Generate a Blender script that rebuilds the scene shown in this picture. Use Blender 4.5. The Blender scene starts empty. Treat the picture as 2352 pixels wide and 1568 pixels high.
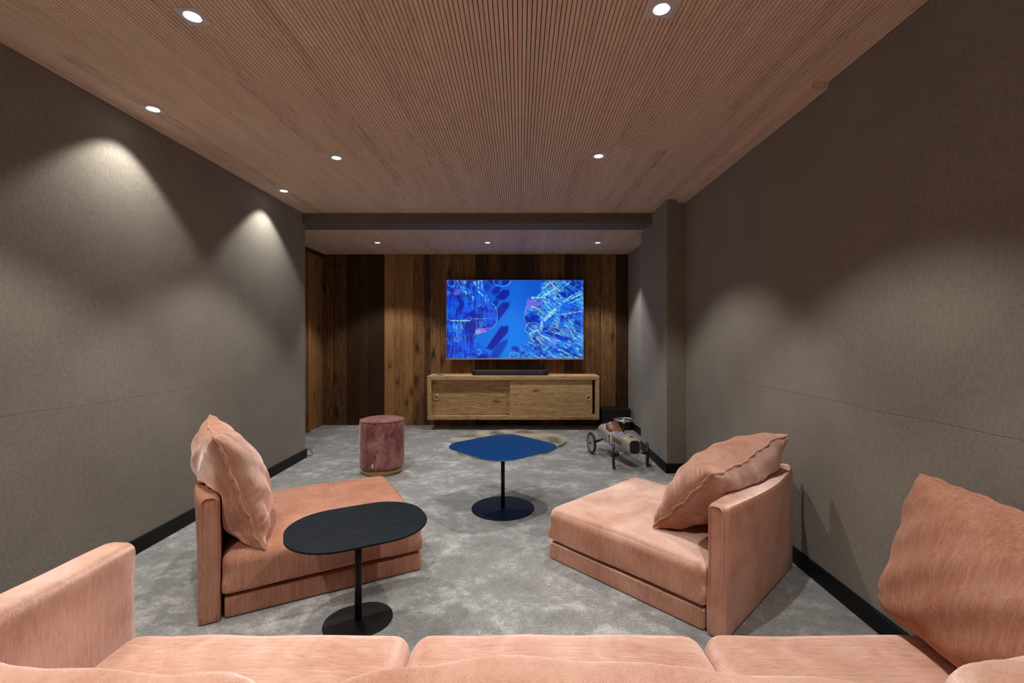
import bpy, bmesh, math, random
import numpy as np
from mathutils import Vector, Matrix, noise
R = math.radians
PI = math.pi
random.seed(7)
SC = bpy.context.scene
COL = SC.collection

# ---------------------------------------------------------------- camera, world, exposure
# room axes: X right, Y away from the camera, Z up; camera stands at the origin, 1.2 m up, looking along +Y
cam_d = bpy.data.cameras.new('camera')
cam_d.sensor_width = 36.0
cam_d.lens = 16.0
cam_d.shift_x = -18.0 / 2352
cam_d.shift_y = -13.0 / 2352
cam_d.clip_start = 0.02
cam = bpy.data.objects.new('camera', cam_d)
cam.location = (0, 0, 1.2)
cam.rotation_euler = (R(90), 0, 0)
COL.objects.link(cam)
SC.camera = cam

world = bpy.data.worlds.new('world')
world.use_nodes = True
world.node_tree.nodes['Background'].inputs[0].default_value = (0.02, 0.02, 0.022, 1)
world.node_tree.nodes['Background'].inputs[1].default_value = 1.0
SC.world = world
vs = SC.view_settings
vs.view_transform = 'Standard'
vs.look = 'None'
vs.gamma = 1
vs.use_curve_mapping = False
vs.exposure = 0.0
SC.cycles.max_bounces = 10
SC.cycles.diffuse_bounces = 8
SC.cycles.sample_clamp_indirect = 6.0

LAMP_W = 62.0            # watts of each downlight
LAMP_COL = (1.0, 0.955, 0.88)
TV_GAIN = 1.0

# ---------------------------------------------------------------- node helpers
def new_mat(name):
    m = bpy.data.materials.new(name)
    m.use_nodes = True
    nt = m.node_tree
    b = nt.nodes['Principled BSDF']
    return m, nt, b

def setp(b, **kw):
    names = dict(rough='Roughness', metal='Metallic', spec='Specular IOR Level', sheen='Sheen Weight',
                 sheen_r='Sheen Roughness', sheen_t='Sheen Tint', coat='Coat Weight', color='Base Color',
                 emit='Emission Color', emit_s='Emission Strength', aniso='Anisotropic')
    for k, v in kw.items():
        if isinstance(v, tuple) and len(v) == 3: v = (*v, 1)
        b.inputs[names[k]].default_value = v

def node(nt, typ, ins=None, **props):
    n = nt.nodes.new(typ)
    for k, v in props.items(): setattr(n, k, v)
    if ins:
        for k, v in ins.items():
            if isinstance(v, bpy.types.NodeSocket): nt.links.new(v, n.inputs[k])
            else:
                if isinstance(v, tuple) and len(v) == 3 and n.inputs[k].type == 'RGBA': v = (*v, 1)
                n.inputs[k].default_value = v
    return n

def coords(nt, scale=(1, 1, 1), kind='Object', rot=(0, 0, 0)):
    tc = node(nt, 'ShaderNodeTexCoord')
    return node(nt, 'ShaderNodeMapping', {'Vector': tc.outputs[kind], 'Scale': scale, 'Rotation': rot}).outputs[0]

def tex(nt, vec, scale=5, detail=4, rough=.55, dist=0):
    return node(nt, 'ShaderNodeTexNoise', {'Vector': vec, 'Scale': scale, 'Detail': detail, 'Roughness': rough, 'Distortion': dist}).outputs[0]

def ramp(nt, fac, stops, interp='LINEAR'):
    r = node(nt, 'ShaderNodeValToRGB', {'Fac': fac})
    cr = r.color_ramp
    cr.interpolation = interp
    while len(cr.elements) < len(stops): cr.elements.new(.5)
    for e, (p, c) in zip(cr.elements, stops):
        e.position = p
        e.color = (*c, 1) if isinstance(c, tuple) else (c, c, c, 1)
    return r.outputs[0]

def math_n(nt, op, a, b=0.0, c=None, clamp=False):
    n = node(nt, 'ShaderNodeMath', operation=op, use_clamp=clamp)
    for i, v in enumerate((a, b) if c is None else (a, b, c)):
        if isinstance(v, bpy.types.NodeSocket): nt.links.new(v, n.inputs[i])
        else: n.inputs[i].default_value = v
    return n.outputs[0]

def mixc(nt, fac, a, b, blend='MIX'):
    n = node(nt, 'ShaderNodeMix', data_type='RGBA', blend_type=blend)
    for i, v in ((0, fac), (6, a), (7, b)):
        if isinstance(v, bpy.types.NodeSocket): nt.links.new(v, n.inputs[i])
        else:
            if isinstance(v, tuple) and len(v) == 3: v = (*v, 1)
            n.inputs[i].default_value = v
    return n.outputs[2]

def bump(nt, b, height, strength=.3, dist=.01):
    n = node(nt, 'ShaderNodeBump', {'Height': height, 'Strength': strength, 'Distance': dist})
    nt.links.new(n.outputs[0], b.inputs['Normal'])

def col(nt, b, c): nt.links.new(c, b.inputs['Base Color'])

# ---------------------------------------------------------------- materials
def plain(name, c, rough=.5, metal=0, **kw):
    m, nt, b = new_mat(name)
    setp(b, color=c, rough=rough, metal=metal, **kw)
    v = coords(nt)
    n = tex(nt, v, 60, 3)
    col(nt, b, mixc(nt, n, tuple(x * .92 for x in c), tuple(min(1, x * 1.08) for x in c)))
    return m

def make_wall_fabric(name, seam_z=None, a=(.188, .167, .138), bcol=(.285, .26, .218)):
    m, nt, b = new_mat(name)
    v = coords(nt)
    vx = coords(nt, (1, 1, .62))
    big = tex(nt, v, 3, 5, .6)
    fine = tex(nt, vx, 210, 2, .8)
    mid = tex(nt, vx, 70, 4, .7)
    s = math_n(nt, 'ADD', math_n(nt, 'MULTIPLY', fine, .5), math_n(nt, 'MULTIPLY', mid, .5))
    f = ramp(nt, s, [(.40, 0.0), (.60, 1.0)])
    c = mixc(nt, f, a, bcol)
    c = mixc(nt, .35, c, ramp(nt, big, [(.3, tuple(x * .9 for x in a)), (.7, bcol)]))
    h = s
    if seam_z is not None:
        g = node(nt, 'ShaderNodeNewGeometry')
        sp = node(nt, 'ShaderNodeSeparateXYZ', {'Vector': g.outputs['Position']})
        wob = tex(nt, coords(nt, (2.2, 2.2, 0)), 1.4, 3, .5)
        z = math_n(nt, 'ADD', sp.outputs[2], math_n(nt, 'MULTIPLY', math_n(nt, 'SUBTRACT', wob, .5), .025))
        d = math_n(nt, 'ABSOLUTE', math_n(nt, 'SUBTRACT', z, seam_z))
        line = ramp(nt, math_n(nt, 'MULTIPLY', d, 100.0), [(0.0, 1.0), (.22, 0.0)])
        c = mixc(nt, math_n(nt, 'MULTIPLY', line, .38), c, tuple(x * .5 for x in a))
        h = math_n(nt, 'SUBTRACT', s, math_n(nt, 'MULTIPLY', line, .8))
    col(nt, b, c)
    setp(b, rough=.95, spec=.15, sheen=.25, sheen_r=.5)
    bump(nt, b, h, .45, .004)
    return m

def make_carpet():
    m, nt, b = new_mat('grey_carpet')
    v = coords(nt)
    warp = coords(nt, (1, 1.25, 1), rot=(0, 0, R(20)))
    n1 = tex(nt, warp, 3.6, 7, .66, .35)
    n2 = tex(nt, v, 17, 6, .66, .4)
    n3 = tex(nt, v, 210, 3, .85)
    n4 = tex(nt, v, 90, 3, .7)
    s = math_n(nt, 'ADD', math_n(nt, 'MULTIPLY', n1, .62), math_n(nt, 'MULTIPLY', n2, .38))
    c = ramp(nt, s, [(.36, (.255, .26, .26)), (.5, (.36, .37, .375)), (.63, (.66, .675, .69))])
    g = ramp(nt, math_n(nt, 'ADD', math_n(nt, 'MULTIPLY', n3, .65), math_n(nt, 'MULTIPLY', n4, .35)), [(.38, .52), (.5, .96), (.62, 1.5)])
    c = mixc(nt, 1.0, c, g, 'MULTIPLY')
    col(nt, b, c)
    setp(b, rough=.9, spec=.2, sheen=.35, sheen_r=.45)
    h = math_n(nt, 'ADD', math_n(nt, 'MULTIPLY', n3, .5), math_n(nt, 'ADD', math_n(nt, 'MULTIPLY', n4, .5), s))
    bump(nt, b, h, .7, .012)
    return m

def make_upholstery(name, scale, a=(.36, .142, .084), bcol=(.565, .31, .225), nap=(0, .55, 0)):
    """salmon chenille; scale stretches the yarn streaks along the smallest component"""
    m, nt, b = new_mat(name)
    v = coords(nt, scale)
    v0 = coords(nt)
    st = tex(nt, v, 13, 6, .75)
    st2 = tex(nt, v, 62, 3, .8)
    cloud = tex(nt, v0, 4.5, 4, .6, .5)
    s = math_n(nt, 'ADD', math_n(nt, 'MULTIPLY', st, .45), math_n(nt, 'MULTIPLY', st2, .55))
    s = math_n(nt, 'ADD', math_n(nt, 'MULTIPLY', s, .72), math_n(nt, 'MULTIPLY', cloud, .28))
    c = ramp(nt, s, [(.40, a), (.50, tuple((x + y) / 2 for x, y in zip(a, bcol))), (.60, bcol)])
    col(nt, b, c)
    setp(b, rough=.85, spec=.12)
    fine = tex(nt, v0, 420, 2, .8)
    hgt = math_n(nt, 'ADD', math_n(nt, 'MULTIPLY', st2, .7), math_n(nt, 'MULTIPLY', fine, .5))
    bp = node(nt, 'ShaderNodeBump', {'Height': hgt, 'Strength': .3, 'Distance': .004})
    nt.links.new(bp.outputs[0], b.inputs['Normal'])
    # the pile leans one way along the cloth, so its pale tips catch light from one side
    lean = node(nt, 'ShaderNodeVectorTransform', {'Vector': nap}, vector_type='VECTOR', convert_from='OBJECT', convert_to='WORLD')
    nn = node(nt, 'ShaderNodeVectorMath', {0: bp.outputs[0], 1: lean.outputs[0]}, operation='ADD')
    nn = node(nt, 'ShaderNodeVectorMath', {0: nn.outputs[0]}, operation='NORMALIZE')
    patch = ramp(nt, math_n(nt, 'ADD', math_n(nt, 'MULTIPLY', cloud, .6), math_n(nt, 'MULTIPLY', st2, .4)), [(.36, (.52, .39, .35)), (.62, (1.0, .88, .84))])
    sh = node(nt, 'ShaderNodeBsdfSheen', {'Color': patch, 'Roughness': .42, 'Normal': nn.outputs[0]})
    ad = node(nt, 'ShaderNodeAddShader')
    nt.links.new(b.outputs[0], ad.inputs[0]); nt.links.new(sh.outputs[0], ad.inputs[1])
    nt.links.new(ad.outputs[0], nt.nodes['Material Output'].inputs['Surface'])
    return m

def make_wood(name, dark, light, grain=(9, 9, .55), knots=True, tone=True, rough=.6, sp=.25, knot_scale=(5, 5, 1.6), tone_amt=1.0):
    m, nt, b = new_mat(name)
    tone_n = node(nt, 'ShaderNodeAttribute', attribute_name='tone', attribute_type='GEOMETRY').outputs['Fac'] if tone else None
    tc = node(nt, 'ShaderNodeTexCoord')
    base = tc.outputs['Object']
    if tone:
        off = node(nt, 'ShaderNodeCombineXYZ', {'X': math_n(nt, 'MULTIPLY', tone_n, 17.0), 'Y': math_n(nt, 'MULTIPLY', tone_n, 31.0), 'Z': math_n(nt, 'MULTIPLY', tone_n, 23.0)}).outputs[0]
        base = node(nt, 'ShaderNodeVectorMath', {0: base, 1: off}, operation='ADD').outputs[0]
    v = node(nt, 'ShaderNodeMapping', {'Vector': base, 'Scale': grain}).outputs[0]
    g1 = tex(nt, v, 2.2, 5, .6, 1.2)
    g2 = tex(nt, v, 12, 4, .65, .3)
    rings = math_n(nt, 'FRACT', math_n(nt, 'MULTIPLY', g1, 9.0))
    rings = ramp(nt, rings, [(0, 0.0), (.5, .8), (.85, 1.0), (1, .1)])
    s = math_n(nt, 'ADD', math_n(nt, 'MULTIPLY', g2, .6), math_n(nt, 'MULTIPLY', rings, .28))
    s = math_n(nt, 'ADD', s, math_n(nt, 'MULTIPLY', math_n(nt, 'SUBTRACT', g1, .5), .5))
    if tone:
        s = math_n(nt, 'ADD', s, math_n(nt, 'MULTIPLY', math_n(nt, 'SUBTRACT', tone_n, .5), tone_amt))
    if knots:
        sx = node(nt, 'ShaderNodeSeparateXYZ', {'Vector': base})
        kx = math_n(nt, 'MULTIPLY', math_n(nt, 'ADD', sx.outputs[0], sx.outputs[1]), knot_scale[0])
        kz = math_n(nt, 'MULTIPLY', sx.outputs[2], knot_scale[2])
        vk = node(nt, 'ShaderNodeCombineXYZ', {'X': kx, 'Y': kz}).outputs[0]
        vo = node(nt, 'ShaderNodeTexVoronoi', {'Vector': vk, 'Scale': 1.0, 'Randomness': 1.0}, voronoi_dimensions='2D')
        nd = math_n(nt, 'ADD', vo.outputs['Distance'], math_n(nt, 'MULTIPLY', math_n(nt, 'SUBTRACT', g2, .5), .12))
        k = ramp(nt, nd, [(.03, 1.0), (.07, .45), (.16, 0.0)])
        s = math_n(nt, 'SUBTRACT', s, math_n(nt, 'MULTIPLY', k, .34))
    mid = tuple((x * .55 + y * .45) for x, y in zip(dark, light))
    c = ramp(nt, s, [(.1, tuple(x * .45 for x in dark)), (.3, dark), (.52, mid), (.8, light)])
    col(nt, b, c)
    setp(b, rough=rough, spec=sp)
    bump(nt, b, s, .3, .004)
    return m

M = {}
M['wall'] = make_wall_fabric('taupe_fabric', .865)
M['wall_r'] = make_wall_fabric('taupe_fabric_right', .895)
M['wall_p'] = make_wall_fabric('taupe_fabric_pillar')
M['plaster'] = plain('pale_plaster', (.78, .76, .72), .9)
M['beam'] = plain('painted_beam', (.155, .13, .10), .8)
M['carpet'] = make_carpet()
M['ceil'] = make_wood('ceiling_slats', (.73, .515, .385), (.89, .69, .54), (14, .6, 14), knots=False, tone=True, rough=.7, tone_amt=.30)
M['ceil_back'] = plain('slat_backing', (.045, .022, .012), .95)
M['planks'] = make_wood('reclaimed_planks', (.085, .042, .018), (.42, .215, .085), (11, 11, .5), knot_scale=(3.4, 7, 1.3), tone=True)
M['cab'] = make_wood('rustic_pine', (.42, .25, .11), (.86, .62, .35), (.8, 9, 9), knot_scale=(1.9, 4, 4.2), tone=True, rough=.55, tone_amt=.5)
M['black'] = plain('black_baseboard', (.006, .0066, .0085), .5, spec=.25)
M['blackmetal'] = plain('black_metal', (.010, .011, .013), .42, spec=.3)
M['blackbox'] = plain('black_laminate', (.008, .008, .009), .5)
M['gloss_black'] = plain('gloss_black', (.01, .01, .011), .18)
M['blue'] = plain('blue_lacquer', (.001, .034, .125), .38, spec=.3)
M['blue_base'] = plain('dark_blue_lacquer', (.004, .010, .022), .5, spec=.15)
M['blue_edge'] = plain('table_edge', (.05, .12, .25), .4)
M['brass'] = plain('brass', (.62, .46, .20), .28, 1.0)
M['silver'] = plain('silver_trim', (.6, .6, .62), .3, 1.0)
M['chrome'] = plain('chrome', (.75, .76, .8), .12, 1.0)
M['plate'] = plain('lamp_plate', (.62, .64, .65), .5)
M['cream'] = plain('cream_lacquer', (.50, .475, .41), .25, coat=.3)
M['creamtrim'] = plain('ivory_ring', (.62, .55, .42), .5)
M['greyinset'] = plain('grey_felt', (.23, .21, .18), .7)
M['rubber'] = plain('black_rubber', (.012, .012, .012), .4)
M['leather'] = plain('tan_leather', (.20, .075, .028), .42)
M['white'] = plain('white_print', (.72, .72, .70), .6)
M['paper'] = plain('grey_paper', (.42, .44, .46), .6)
M['grille'] = plain('dark_grille', (.035, .03, .035), .5)
M['louver'] = plain('silver_sticker', (.30, .34, .42), .4)
M['louver2'] = plain('brown_sticker', (.20, .175, .14), .5)
M['cable'] = plain('brown_cable', (.10, .035, .02), .5)
M['fab_x'] = make_upholstery('salmon_chenille_streaks_x', (.28, 6, 6), nap=(0, .9, 0))
M['fab_z'] = make_upholstery('salmon_chenille_streaks_z', (6, 6, .28), nap=(0, .8, -.5))
M['fab_c'] = make_upholstery('salmon_chenille_cushions', (6, .28, 6), nap=(.3, .0, .2))
M['fab_b'] = make_upholstery('salmon_chenille_back_cushions', (6, .28, 6), nap=(0, -.2, .8))
M['fab_d'] = make_upholstery('salmon_chenille_side_cushion', (6, .28, 6), nap=(-.5, 0, 0))

def make_blacktop():
    m, nt, b = new_mat('black_stained_wood')
    v = coords(nt, (1.2, 12, 12))
    n = tex(nt, v, 10, 5, .7)
    n2 = tex(nt, coords(nt), 70, 2, .9)
    c = ramp(nt, n, [(.3, (.003, .005, .008)), (.7, (.011, .017, .025))])
    c = mixc(nt, ramp(nt, n2, [(.74, 0.0), (.78, .35)]), c, (.25, .27, .3))
    col(nt, b, c)
    setp(b, rough=.55, spec=.15)
    bump(nt, b, n, .15, .002)
    return m
M['blacktop'] = make_blacktop()

def make_velvet():
    m, nt, b = new_mat('mauve_velvet')
    v = coords(nt, (1, 1, .6))
    n = tex(nt, v, 9, 6, .68, .9)
    n2 = tex(nt, v, 60, 3, .7)
    s = math_n(nt, 'ADD', math_n(nt, 'MULTIPLY', n, .72), math_n(nt, 'MULTIPLY', n2, .28))
    c = ramp(nt, s, [(.38, (.16, .048, .052)), (.5, (.29, .115, .112)), (.62, (.42, .215, .20))])
    col(nt, b, c)
    setp(b, rough=.75, spec=.2, sheen=.8, sheen_r=.35, sheen_t=(1, .75, .75))
    bump(nt, b, s, .3, .006)
    return m
M['velvet'] = make_velvet()

def make_fur():
    m, nt, b = new_mat('sheepskin')
    n = tex(nt, coords(nt), 12, 3)
    col(nt, b, ramp(nt, n, [(.3, (.56, .52, .42)), (.7, (.72, .68, .56))]))
    setp(b, rough=.85, spec=.2)
    return m
M['fur'] = make_fur()

def make_glow(name, c, s):
    m, nt, b = new_mat(name)
    setp(b, color=(.8, .8, .8), emit=c, emit_s=s)
    return m
M['glow'] = make_glow('lamp_glow', (1.0, .97, .92), 14.0)

# ---------------------------------------------------------------- mesh helpers
class MB:
    """collects shapes, then links them as ONE mesh object"""
    def __init__(s):
        s.v = []; s.f = []; s.tone = []; s.smooth = []; s.mi = []
    def add(s, vs, fs, tone=.5, smooth=False, mi=0):
        o = len(s.v)
        s.v += [tuple(p) for p in vs]
        for f in fs:
            s.f.append(tuple(i + o for i in f)); s.tone.append(tone); s.smooth.append(smooth); s.mi.append(mi)
        return s
    def box(s, x0, x1, y0, y1, z0, z1, tone=.5, mi=0):
        p = [(x, y, z) for z in (z0, z1) for y in (y0, y1) for x in (x0, x1)]
        return s.add(p, [(0, 2, 3, 1), (4, 5, 7, 6), (0, 1, 5, 4), (1, 3, 7, 5), (3, 2, 6, 7), (2, 0, 4, 6)], tone, mi=mi)
    def bbox(s, x0, x1, y0, y1, z0, z1, r=.01, seg=3, tone=.5, mi=0):
        """box with rounded edges"""
        bm = bmesh.new()
        bmesh.ops.create_cube(bm, size=1)
        for v in bm.verts:
            v.co = Vector(((x0 + x1) / 2 + v.co.x * (x1 - x0), (y0 + y1) / 2 + v.co.y * (y1 - y0), (z0 + z1) / 2 + v.co.z * (z1 - z0)))
        bmesh.ops.bevel(bm, geom=bm.edges[:] , offset=r, segments=seg, profile=.5, affect='EDGES')
        return s.frombm(bm, tone, mi, smooth=False)
    def frombm(s, bm, tone=.5, mi=0, smooth=True):
        bm.verts.index_update()
        vs = [v.co.copy() for v in bm.verts]
        fs = [[v.index for v in f.verts] for f in bm.faces]
        bm.free()
        return s.add(vs, fs, tone, smooth, mi)
    def tube(s, pts, r, n=10, closed=False, cap=True, tone=.5, mi=0):
        pts = [Vector(p) for p in pts]
        N = len(pts)
        rr = r if hasattr(r, '__len__') else [r] * N
        vs, fs = [], []
        t0 = (pts[1] - pts[0]).normalized()
        up = Vector((0, 0, 1)) if abs(t0.z) < .9 else Vector((1, 0, 0))
        a = t0.cross(up).normalized()
        for i in range(N):
            if closed: t = (pts[(i + 1) % N] - pts[i - 1]).normalized()
            else: t = (pts[min(i + 1, N - 1)] - pts[max(i - 1, 0)]).normalized()
            a = (a - t * a.dot(t)).normalized()
            b = t.cross(a)
            for k in range(n):
                q = 2 * PI * k / n
                vs.append(pts[i] + (a * math.cos(q) + b * math.sin(q)) * rr[i])
        for i in range(N if closed else N - 1):
            j = (i + 1) % N
            for k in range(n):
                l = (k + 1) % n
                fs.append((i * n + k, i * n + l, j * n + l, j * n + k))
        if cap and not closed:
            fs.append(tuple(range(n))[::-1]); fs.append(tuple((N - 1) * n + k for k in range(n)))
        return s.add(vs, fs, tone, True, mi)
    def lathe(s, prof, n=48, axis=None, origin=(0, 0, 0), tone=.5, mi=0, smooth=True):
        """profile (r, h) spun about an axis through origin"""
        ax = Vector(axis or (0, 0, 1)).normalized()
        up = Vector((0, 0, 1)) if abs(ax.z) < .9 else Vector((1, 0, 0))
        a = ax.cross(up).normalized(); b = ax.cross(a)
        o = Vector(origin)
        vs, fs = [], []
        for (r, h) in prof:
            for k in range(n):
                q = 2 * PI * k / n
                vs.append(o + ax * h + (a * math.cos(q) + b * math.sin(q)) * max(r, 1e-5))
        for i in range(len(prof) - 1):
            for k in range(n):
                l = (k + 1) % n
                fs.append((i * n + k, i * n + l, (i + 1) * n + l, (i + 1) * n + k))
        return s.add(vs, fs, tone, smooth, mi)
    def prism(s, outline, z0, z1, tone=.5, mi=0, bev=0):
        n = len(outline)
        vs = []
        rings = [(z0, 1), (z1, 1)]
        if bev:
            rings = [(z0, 0), (z0 + bev, 1), (z1 - bev, 1), (z1, 0)]
        cx = sum(p[0] for p in outline) / n; cy = sum(p[1] for p in outline) / n
        for z, full in rings:
            for (x, y) in outline:
                if full: vs.append((x, y, z))
                else:
                    d = math.hypot(x - cx, y - cy)
                    k = (d - bev) / d
                    vs.append((cx + (x - cx) * k, cy + (y - cy) * k, z))
        fs = []
        for r in range(len(rings) - 1):
            for i in range(n):
                j = (i + 1) % n
                fs.append((r * n + i, r * n + j, (r + 1) * n + j, (r + 1) * n + i))
        fs.append(tuple(range(n))[::-1])
        fs.append(tuple((len(rings) - 1) * n + i for i in range(n)))
        return s.add(vs, fs, tone, False, mi)
    def build(s, name, mats, parent=None, recalc=True, autosmooth=False):
        me = bpy.data.meshes.new(name)
        me.from_pydata(s.v, [], s.f)
        at = me.attributes.new('tone', 'FLOAT', 'FACE')
        at.data.foreach_set('value', s.tone)
        me.polygons.foreach_set('use_smooth', s.smooth)
        if not isinstance(mats, (list, tuple)): mats = [mats]
        for m in mats: me.materials.append(m)
        me.polygons.foreach_set('material_index', s.mi)
        if recalc:
            bm = bmesh.new(); bm.from_mesh(me)
            bmesh.ops.recalc_face_normals(bm, faces=bm.faces[:])
            bm.to_mesh(me); bm.free()
        me.update()
        o = bpy.data.objects.new(name, me)
        COL.objects.link(o)
        if parent: o.parent = parent
        return o

def tag(o, label, cat, group=None):
    o['label'] = label; o['category'] = cat
    if group: o['group'] = group
    return o
def thing(name, label, cat, loc=(0, 0, 0), rz=0, group=None):
    o = bpy.data.objects.new(name, None)
    o.empty_display_size = .1
    COL.objects.link(o)
    o.location = loc; o.rotation_euler = (0, 0, rz)
    return tag(o, label, cat, group)
def struct(o):
    o['kind'] = 'structure'
    return o

def soft_box(hx, hy, hz, r, crown=0.0, n=26, wob=0.0, seed=0, crown_bottom=0.0, bulge=0.0, shape=None, rb=None):
    """padded block centred at the origin: rounded edges, crowned top, slightly uneven skin"""
    bm = bmesh.new()
    bmesh.ops.create_cube(bm, size=2)
    bmesh.ops.subdivide_edges(bm, edges=bm.edges[:], cuts=n, use_grid_fill=True)
    for v in bm.verts:
        # crowd the grid towards the edges so the rounding stays smooth
        q = [math.sin(c * PI / 2) if abs(c) < 1 else c for c in v.co]
        u, w, t = q
        p = Vector((u * hx, w * hy, t * hz))
        rr = min(r, hx, hy, hz)
        i = Vector((max(-hx + rr, min(hx - rr, p.x)), max(-hy + rr, min(hy - rr, p.y)), max(-hz + rr, min(hz - rr, p.z))))
        if rb is not None and p.z < 0:
            i = Vector((max(-hx + rb, min(hx - rb, p.x)), max(-hy + rb, min(hy - rb, p.y)), max(-hz + rb, p.z)))
            rv = Vector((max(-hx + rr, min(hx - rr, p.x)), max(-hy + rr, min(hy - rr, p.y)), p.z))
            k0 = min(1, -p.z / hz * 2.2)
            d0 = p - rv
            pv = rv + d0.normalized() * rr if d0.length > 1e-6 else p
            d1 = p - i
            pb = i + d1.normalized() * rb if d1.length > 1e-6 else p
            p = pv.lerp(pb, k0); i = p; rr = 0
        d = p - i
        if d.length > 1e-6: p = i + d.normalized() * rr
        k = (1 - u * u) * (1 - w * w)
        if t > 0: p.z += crown * t * k
        else: p.z += crown_bottom * t * k
        if bulge:
            p.x += bulge * u * (1 - w * w) * (1 - t * t)
            p.y += bulge * w * (1 - u * u) * (1 - t * t)
        if shape: p = shape(p, u, w, t)
        if wob:
            s = Vector((seed * 3.1, seed * 1.7, seed))
            p += Vector((noise.noise(p * 6 + s), noise.noise(p * 6 + s + Vector((9, 0, 0))), noise.noise(p * 6 + s + Vector((0, 9, 0))))) * wob
        v.co = p
    return bm

# ---------------------------------------------------------------- room shell
XL, XR = -2.116, 1.457          # left and right fabric walls
YB = 6.117                      # plank wall behind the television
YR = -1.7                       # wall behind the camera
ZC, ZA = 2.394, 2.295           # ceiling of the room, ceiling of the alcove
YW = 4.485                      # end of the left wall
XA = -2.646                     # plank side wall of the alcove
PX, PY0, PY1 = 1.288, 3.986, 4.84   # pillar

fl = struct(MB().box(XA - .2, XR + .2, YR - .1, YB + .1, -.08, 0).build('floor', M['carpet']))
struct(MB().box(XA - .15, XL, YR, YW, 0, ZC + .1).build('wall_left', M['wall']))
struct(MB().box(XR, XR + .15, YR, YB, 0, ZC + .1).build('wall_right', M['wall_r']))
struct(MB().box(XL, XR, YR - .1, YR, 0, ZC + .1).build('wall_rear', M['plaster']))
struct(MB().box(PX, XR, PY0, PY1, 0, ZC + .05).build('wall_pillar', M['wall_p']))
struct(MB().box(XA - .15, PX, 4.43, 4.705, ZA, ZC + .1).build('trim_1', M['beam']))

def px_x(u, y=YB): return (u - 1194) * y / 1045

# back wall: reclaimed planks of uneven width
mb = MB()
us = [742, 765, 797, 825, 845, 883, 906, 928, 950, 975, 988, 1012, 1035, 1065, 1092, 1122, 1150, 1187, 1215, 1240, 1297, 1315, 1345, 1380, 1415, 1444]
tn = [.42, .36, .12, .2, .04, .82, .66, .72, .5, .3, .5, .58, .48, .52, .2, .34, .24, .14, .28, .46, .12, .3, .42, .55, .2]
for i in range(len(us) - 1):
    x0, x1 = px_x(us[i]), px_x(us[i + 1])
    d = random.uniform(0, .006)
    mb.bbox(x0 + .001, x1 - .001, YB - d, YB + .04, 0, ZA, r=.0015, seg=1, tone=tn[i])
mb.box(XA - .2, XR + .1, YB + .03, YB + .12, 0, ZC, tone=.0)
struct(mb.build('wall_back', M['planks']))
# left side of the alcove
mb = MB()
y = YW
k = 0
while y < YB - .01:
    w = min(random.uniform(.14, .24), YB - y)
    mb.bbox(XA - .04, XA + random.uniform(0, .004), y, y + w - .002, 0, ZA, r=.0015, seg=1, tone=[.55, .4, .62, .3, .7, .5, .6, .72, .62, .5][k % 10])
    y += w; k += 1
mb.box(XA - .15, XA - .03, YW, YB + .1, 0, ZC, tone=0)
struct(mb.build('wall_alcove_left', M['planks']))
mb = MB(); mb.box(XA, XA + .02, YW, YB, ZA - .05, ZA, tone=.2); mb.box(XA, XA + .03, 5.64, 5.70, 0, ZA - .05, tone=.75)
struct(mb.build('trim_2', M['planks']))

# slatted ceilings
def slats(name, x0, x1, y0, y1, z, pitch=.01785, gap=.0033, depth=.010, back=.1, solid=False):
    mb = MB()
    nsl = int((x1 - x0) / pitch)
    x = x1 - pitch * nsl
    if x > x0 + .004: mb.box(x0, x - gap, y0, y1, z, z + depth, .5)
    for i in range(nsl):
        if i % 4 == 0:
            L = random.uniform(1.2, 2.4); cuts = [y0]; t = y0 + random.uniform(.2, L)
            while t < y1 - .15:
                cuts.append(t); t += random.uniform(1.0, 2.2)
            cuts.append(y1)
            tones = [random.gauss(.5, .2) for _ in cuts]
        a = x + i * pitch
        for j in range(len(cuts) - 1):
            p = [(a, cuts[j], z), (a + pitch - gap, cuts[j], z), (a + pitch - gap, cuts[j + 1], z), (a, cuts[j + 1], z),
                 (a, cuts[j], z + depth), (a + pitch - gap, cuts[j], z + depth), (a + pitch - gap, cuts[j + 1], z + depth), (a, cuts[j + 1], z + depth)]
            fs = [(0, 3, 2, 1), (0, 4, 7, 3), (1, 2, 6, 5)]
            if j == 0: fs.append((0, 1, 5, 4))
            if j == len(cuts) - 2: fs.append((3, 7, 6, 2))
            mb.add(p, fs, tones[j])
    if solid:
        mb.box(x0, x1, y0, y1, z + depth, z + depth + back, .6)
        mb.box(x0 + .004, x1, y0 + .004, y1, z + .004, z + depth, .1, mi=1)
    else: mb.box(x0 - .02, x1 + .02, y0, y1, z + depth, z + depth + back, .1, mi=1)
    o = mb.build(name, [M['ceil'], M['ceil_back']], recalc=False)
    return struct(o)
slats('ceiling', XL, XR, YR, 4.43, ZC)
slats('ceiling', XA, XR, 4.705, YB, ZA)
slats('trim_3', 1.376, XR, 2.147, PY0, 1.2 + 1.166, back=.019, solid=True)

# baseboards
BH, BT = .083, .014
struct(MB().bbox(XL - .01, XL + BT, YR, YW + BT, 0, BH, .003, 1).build('baseboard_left', M['black']))
struct(MB().bbox(XR - BT, XR + .01, YR, PY0, 0, BH, .003, 1).build('baseboard_right', M['black']))
mb = MB(); mb.bbox(PX - BT, PX + .01, PY0 - BT, PY1 + BT, 0, BH, .003, 1); mb.bbox(PX, XR, PY0 - BT, PY0 + .01, 0, BH, .003, 1)
struct(mb.build('baseboard_pillar', M['black']))
struct(MB().bbox(XR - BT, XR + .01, PY1, YB, 0, BH, .003, 1).build('baseboard_alcove', M['black']))

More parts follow.
